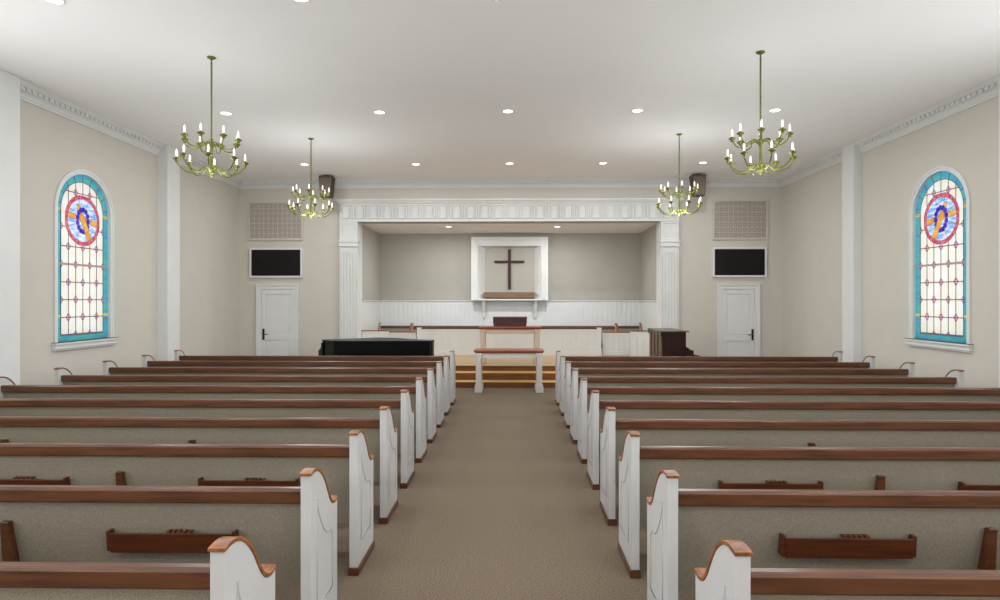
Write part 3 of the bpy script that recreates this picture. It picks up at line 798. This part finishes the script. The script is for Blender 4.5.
# ------------------------------------------------------------------ grand piano
gp = thing('grand_piano', 'black closed grand piano in front of the left pews', 'piano', (-2.6, 12.1, 0))
def gpt(px, d): return (at(px, d)+2.6, d-12.1)
zl = 1.03
A = gpt(321.5, 12.0); B_ = gpt(380, 12.75); R_ = gpt(434.5, 11.93); F2 = gpt(420, 11.66); F1 = gpt(333, 11.6)
mid_ = [(B_[0]+.35, B_[1]-.12), (B_[0]+.65, B_[1]-.42), (R_[0]-.25, R_[1]+.12)]
outline = smooth_prof([F1, F2, (F2[0]+.2, F2[1]+.06), R_], 3)+[(R_[0]-.01, R_[1]+.08)]+mid_[::-1]+[B_, A]
b = MB(); b.prism(outline, zl-.022, zl, 'z'); b.build('lid', M['black'], gp, bevel=.006)
c_ = Vector((sum(p[0] for p in outline)/len(outline), sum(p[1] for p in outline)/len(outline)))
ins = [((Vector(p)-c_)*.985+c_)[:] for p in outline]
b = MB(); b.prism(ins, .70, zl-.022, 'z'); b.build('case', M['black'], gp, bevel=.005)
# keybed along the left end
e = (Vector(B_)-Vector(A)); e.normalize(); nn = Vector((-e.y, e.x))
A0 = Vector(A)*.985; B0 = Vector(B_)*.97
k0 = A0-e*.02; k1 = B0
# stepped cheek profile, swept from k0 to k1
prof = [(-.06,.58),(.16,.58),(.165,.82),(.1,.83),(.05,.86),(.025,.9),(.02,.96),(-.06,.99)]
b = MB(); lo = []; hi = []
for d, z in prof:
    p = k0+nn*d; lo.append(b.bm.verts.new((p.x, p.y, z))); p = k1+nn*d; hi.append(b.bm.verts.new((p.x, p.y, z)))
b._skin(lo, hi); b.build('keybed', M['black'], gp, bevel=.004)
b = MB()
for i in range(36):
    u0 = .04+i*(1.05/36); p = k0+e*u0; q_ = k0+e*(u0+.027)
    ps = [p+nn*.04, q_+nn*.04, q_+nn*.14, p+nn*.14]
    b.prism([(v.x, v.y) for v in ps], .77, .79, 'z')
b.build('keyboard', M['ivory'], gp)
for i, p in enumerate(((ins[0][0]+.18, ins[0][1]+.12), (B_[0]-.02, B_[1]-.25), (R_[0]-.25, R_[1]-.05))):
    b = MB(); b.lathe([(.03,0),(.04,.03),(.03,.07),(.045,.12),(.04,.3),(.06,.5),(.075,.62),(.08,.7)], p[0], p[1], 14); b.build('leg', M['black'], gp)
b = MB(); p = (ins[0][0]+.5, .35); b.box(p[0]-.12, p[0]+.12, p[1]-.03, p[1]+.03, .05, .12)
for s in (-.09, .09): b.tube([(p[0]+s, p[1], .12), (p[0]+s, p[1], .7)], .012, 8)
b.build('pedal_lyre', M['black'], gp)

# ------------------------------------------------------------------ upright piano
uy0, uy1 = 12.0, 13.19; ux0 = at(661.3, uy0); uxt = at(688, uy0)
up = thing('upright_piano', 'dark mahogany upright piano right of the stage, back posts facing the aisle', 'piano', (ux0, uy0, 0))
wd = uxt-ux0; L = uy1-uy0; zt = 1.205
b = MB(); b.box(.05, wd-.03, .02, L-.02, 0, zt-.025); b.build('cabinet', M['dark'], up, bevel=.005)
b = MB(); b.box(-.005, wd+.02, -.015, L+.015, zt-.025, zt); b.build('lid', M['pianotop'], up, bevel=.006)
b = MB(); b.box(.0, .05, .01, L-.01, 0, .12); b.box(.0, .05, .01, L-.01, zt-.1, zt-.025); b.box(.03, .05, .01, L-.01, .12, zt-.1); b.build('back_frame', M['dark'], up)
for i in range(4):
    y = .12+i*.27; b = MB(); b.box(-.012, .045, y-.055, y+.055, .02, zt-.03); b.build('back_post', M['slat'], up, bevel=.006)
b = MB(); b.prism([(wd-.03,.6),(wd+.22,.6),(wd+.24,.63),(wd+.24,.72),(wd+.2,.735),(wd+.11,.745),(wd+.11,.825),(wd+.04,.845),(wd+.02,.87),(wd-.03,.9)], .0, L, 'y'); b.build('keybed', M['dark'], up, bevel=.005)
for y in (.03, L-.09):
    b = MB(); b.taper(wd+.18, y+.03, 0, .6, .05, .05, .08, .06); b.box(wd-.03, wd+.23, y, y+.06, 0, .06); b.build('leg', M['dark'], up, bevel=.004)

# ------------------------------------------------------------------ world, camera, view
w = bpy.data.worlds.new('daylight'); S.world = w; w.use_nodes = True
bg = w.node_tree.nodes['Background']; bg.inputs[0].default_value = (.93, .96, 1, 1); bg.inputs[1].default_value = 1.05
cam = bpy.data.cameras.new('camera'); co = bpy.data.objects.new('camera', cam); COL.objects.link(co)
co.location = (0, 0, H); co.rotation_euler = (PI/2, 0, TH); cam.sensor_width = 36; cam.lens = F/1000*36; cam.clip_start = .05
S.camera = co
S.view_settings.view_transform = 'Standard'; S.view_settings.look = 'None'; S.view_settings.gamma = 1; S.view_settings.use_curve_mapping = False
S.view_settings.exposure = 0.12
S.cycles.max_bounces = 12; S.cycles.diffuse_bounces = 8; S.cycles.glossy_bounces = 3
